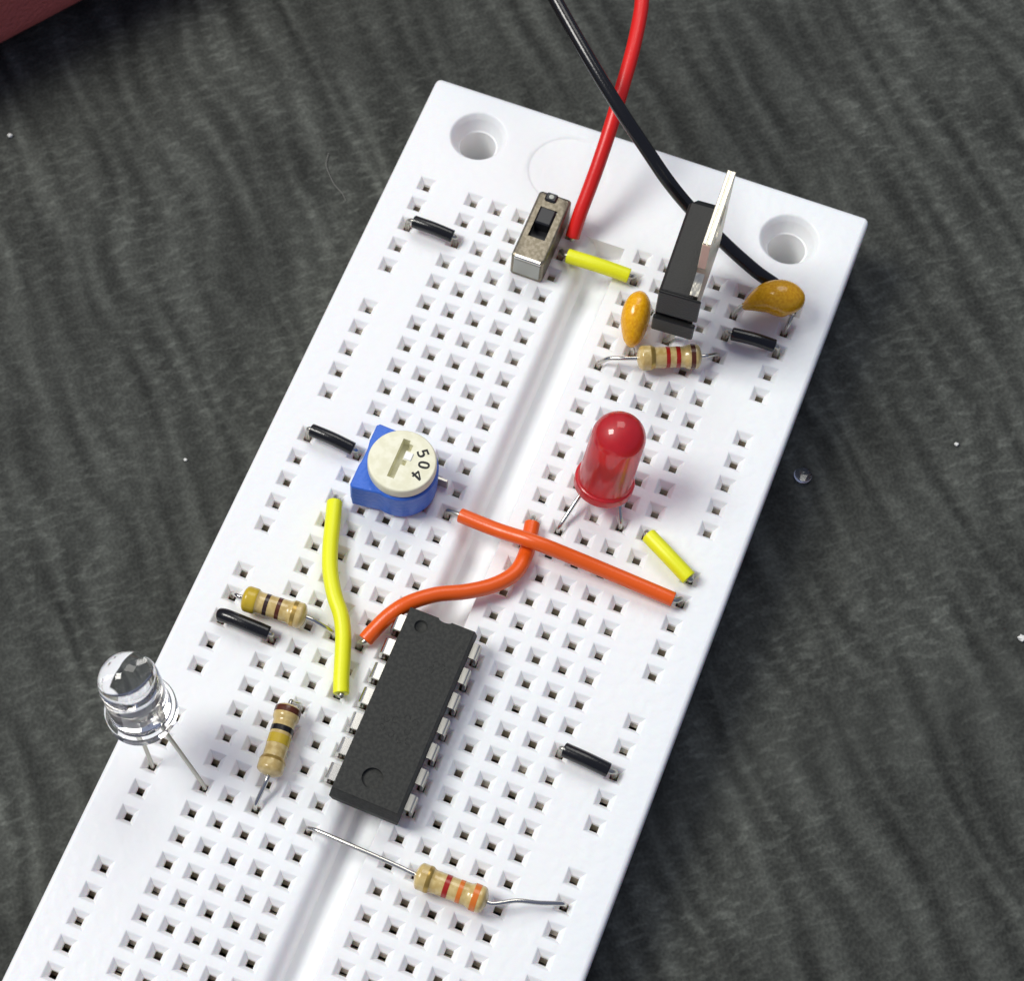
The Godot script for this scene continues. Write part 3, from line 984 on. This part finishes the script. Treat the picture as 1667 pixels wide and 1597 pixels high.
# ------------------------------------------------------------------ LEDs
func led(called: String, label: String, base: Vector3, head: Vector3, rf: float, rb: float, lens: Material, feet: Array, spread: Vector3, clear: bool) -> void:
	# base: middle of the underside of the rim; head: centre of the dome
	var root := thing(called, V(base.x, 0, base.z), label, "led")
	var axis := (head - base).normalized()
	var side := axis.cross(Vector3.BACK).normalized()
	var fr := Transform3D(Basis(side, axis, side.cross(axis)), base)
	var hh := base.distance_to(head)
	var s := Shape.new()
	var prof := [Vector2(0.001, 0.0), Vector2(rf - 0.15, 0.0), Vector2(rf, 0.12), Vector2(rf, 0.9), Vector2(rf - 0.1, 1.02), Vector2(rb + 0.12, 1.06), Vector2(rb + 0.05, 1.2)]
	for k in 5: prof.append(Vector2(rb + 0.04 - 0.01 * k, lerpf(1.3, hh, k / 4.0)))
	for k in range(1, 13):
		var a := PI / 2 * k / 12.0
		prof.append(Vector2(maxf(rb * cos(a), 0.001), hh + rb * sin(a)))
	s.lathe(prof, 56, fr)
	part("lens", s, lens, root, 40.0)
	# lead frame inside: post, anvil with a small cup, and the two leads that leave through the underside
	var cup := Shape.new()
	var y := hh * 0.52
	cup.lathe([Vector2(0.001, y - 0.75), Vector2(0.55, y - 0.75), Vector2(0.95, y), Vector2(0.8, y + 0.02), Vector2(0.35, y - 0.45), Vector2(0.001, y - 0.47)], 24, fr)
	cup.xf = fr
	cup.box(V(-1.5, 0.6, -0.25), V(-0.05, y - 0.6, 0.25), 0.05)
	cup.box(V(-1.25, y - 1.3, -0.3), V(0.4, y - 0.65, 0.3), 0.05)
	part("anvil", cup, M.lead_frame, root, 30.0)
	var post := Shape.new()
	post.xf = fr
	post.box(V(0.55, 0.6, -0.25), V(1.45, y - 1.2, 0.25), 0.05)
	post.box(V(0.85, y - 1.3, -0.25), V(1.45, y + 0.1, 0.25), 0.05)
	part("post", post, M.lead_frame, root, 0.0)
	for k in 2:
		var sg := -1.0 if k == 0 else 1.0
		var p := base + spread * sg
		var h: Vector3 = feet[k]
		lead(root, M.tin if not clear else M.dull_tin, [p + axis * 0.7, p - axis * 0.3, p.lerp(V(h.x, 0.3, h.z), 0.5), V(h.x, 0.3, h.z), V(h.x, -1.2, h.z), V(h.x, -4.0, h.z)], 0.2)

func leds() -> void:
	led("red_led", "red LED leaning slightly on two bare legs", V(8.75, 2.35, 28.3), V(9.0, 9.4, 26.75), 2.78, 2.46, M.red_lens, [hole(8, 13), hole(10, 12)], V(1.35, 0.0, -0.25), false)
	led("clear_led", "clear colourless LED leaning over the left edge on long thin legs", V(-19.9, 8.6, 66.95), V(-20.65, 14.6, 66.75), 3.2, 2.68, M.clear, [hole(-2, 27), hole(0, 27)], V(1.27, 0.0, 0.0), true)

# ------------------------------------------------------------------ crumbs on the table
func crumbs() -> void:
	var s := Shape.new()
	s.lathe([Vector2(0.001, -8.46), Vector2(0.75, -8.46), Vector2(0.86, -8.2), Vector2(0.74, -7.85), Vector2(0.4, -7.65), Vector2(0.001, -7.6)], 28, Transform3D(Basis.IDENTITY, V(25.32, 0, 15.0)))
	single("clear_bead", s, M.clear, V(25.32, -BOARD_H, 15.0), "tiny clear glassy bead on the table by the right edge of the board", "bead", "", 60.0)
	for q in [[V(37.9, -8.3, 6.1), 0.24, "tiny white crumb on the table right of the clear bead"], [V(-64.6, -8.3, 8.5), 0.30, "tiny white crumb near the dark red case"], [V(49.0, -8.3, 23.3), 0.42, "pale tuft of lint at the right border of the picture"], [V(-31.0, -8.35, 36.5), 0.2, "tiny pale speck on the table left of the board"]]:
		var c := Shape.new()
		var at: Vector3 = q[0]
		var r: float = q[1]
		var rings_ := []
		for i in range(1, 5):
			var ring := []
			for k in 9:
				var a := -TAU * k / 9.0
				var w := r * (1.0 + 0.25 * sin(3.0 * k + i * 2.0)) * sin(PI * i / 5.0)
				ring.append(at + V(cos(a) * w, -cos(PI * i / 5.0) * r * 0.7, sin(a) * w * 0.8))
			rings_.append(ring)
		c.rings(rings_)
		c.fan(rings_[0], true)
		c.fan(rings_[-1])
		single("white_crumb", c, M.lint, V(at.x, -BOARD_H, at.z), q[2], "crumb", "", 60.0)
	var h := Shape.new()
	h.tube(smooth([V(-31.9, -8.36, -2.2), V(-31.6, -8.3, -0.8), V(-30.9, -8.32, 0.1), V(-29.8, -8.28, 1.2), V(-28.6, -8.33, 1.9), V(-27.9, -8.38, 2.6)], 6), 0.05, 6)
	single("lint_hair", h, M.hair, V(-30, -BOARD_H, 0), "thin pale curved hair on the table left of the board's top corner", "hair", "", 60.0)

# ------------------------------------------------------------------
func area_light(called: String, at: Vector3, towards: Vector3, size: Vector2, energy: float, color: Color) -> void:
	var l := AreaLight3D.new()
	l.name = called
	l.area_size = size
	l.light_energy = energy
	l.light_color = color
	l.shadow_enabled = true
	l.area_range = 6.0
	l.area_attenuation = 2.0
	add_child(l)
	l.look_at_from_position(at, towards, Vector3.UP if absf((towards - at).normalized().y) < 0.98 else Vector3.BACK)

func _ready() -> void:
	# camera: a phone held about 20 cm above the lower end of the board; the photograph is an off-centre crop
	var cam := Camera3D.new()
	cam.name = "camera"
	var right := V(0.9088882, -0.0663495, -0.41172804)
	var dwn := V(0.33710233, -0.46435846, 0.81898305)
	var fwd := V(-0.24552852, -0.88315851, -0.39968336)
	cam.transform = Transform3D(Basis(right, -dwn, -fwd).orthonormalized(), V(24.39373, 200.72749, 121.97052) * MM)
	cam.projection = Camera3D.PROJECTION_FRUSTUM
	cam.near = 0.01
	cam.far = 10.0
	cam.size = cam.near * 1597.0 / 3800.0
	cam.frustum_offset = Vector2(833.5 - 323.325, 610.907 - 798.5) / 3800.0 * cam.near
	var att := CameraAttributesPhysical.new() # the small lens of a phone: a little soft away from the middle of the board
	att.frustum_focal_length = 6.8
	att.frustum_focus_distance = 0.212
	att.exposure_aperture = 6.5
	att.frustum_near = 0.01
	att.frustum_far = 10.0
	cam.attributes = att
	add_child(cam)
	cam.current = true
	var env := Environment.new()
	env.background_mode = Environment.BG_COLOR
	env.background_color = Color(0.42, 0.45, 0.55)
	env.tonemap_mode = Environment.TONE_MAPPER_LINEAR
	env.tonemap_exposure = 1.09
	env.sdfgi_enabled = true
	env.ssao_enabled = true
	env.ssil_enabled = true
	var we := WorldEnvironment.new()
	we.name = "room_air"
	we.environment = env
	add_child(we)
	area_light("window_side_lamp", V(-1000, 1440, 300) * MM, V(0, 0, 30) * MM, Vector2(0.62, 0.62), 2.5, Color(1.0, 0.99, 0.965))
	area_light("ceiling_lamp", V(-110, 900, -560) * MM, V(0, 0, 10) * MM, Vector2(0.55, 0.55), 0.32, Color(1.0, 0.99, 0.96))
	materials()
	table_top()
	red_case()
	breadboard()
	chip()
	regulator()
	slide_switch()
	trimmer()
	leds()
	capacitors()
	resistors()
	wires()
	crumbs()
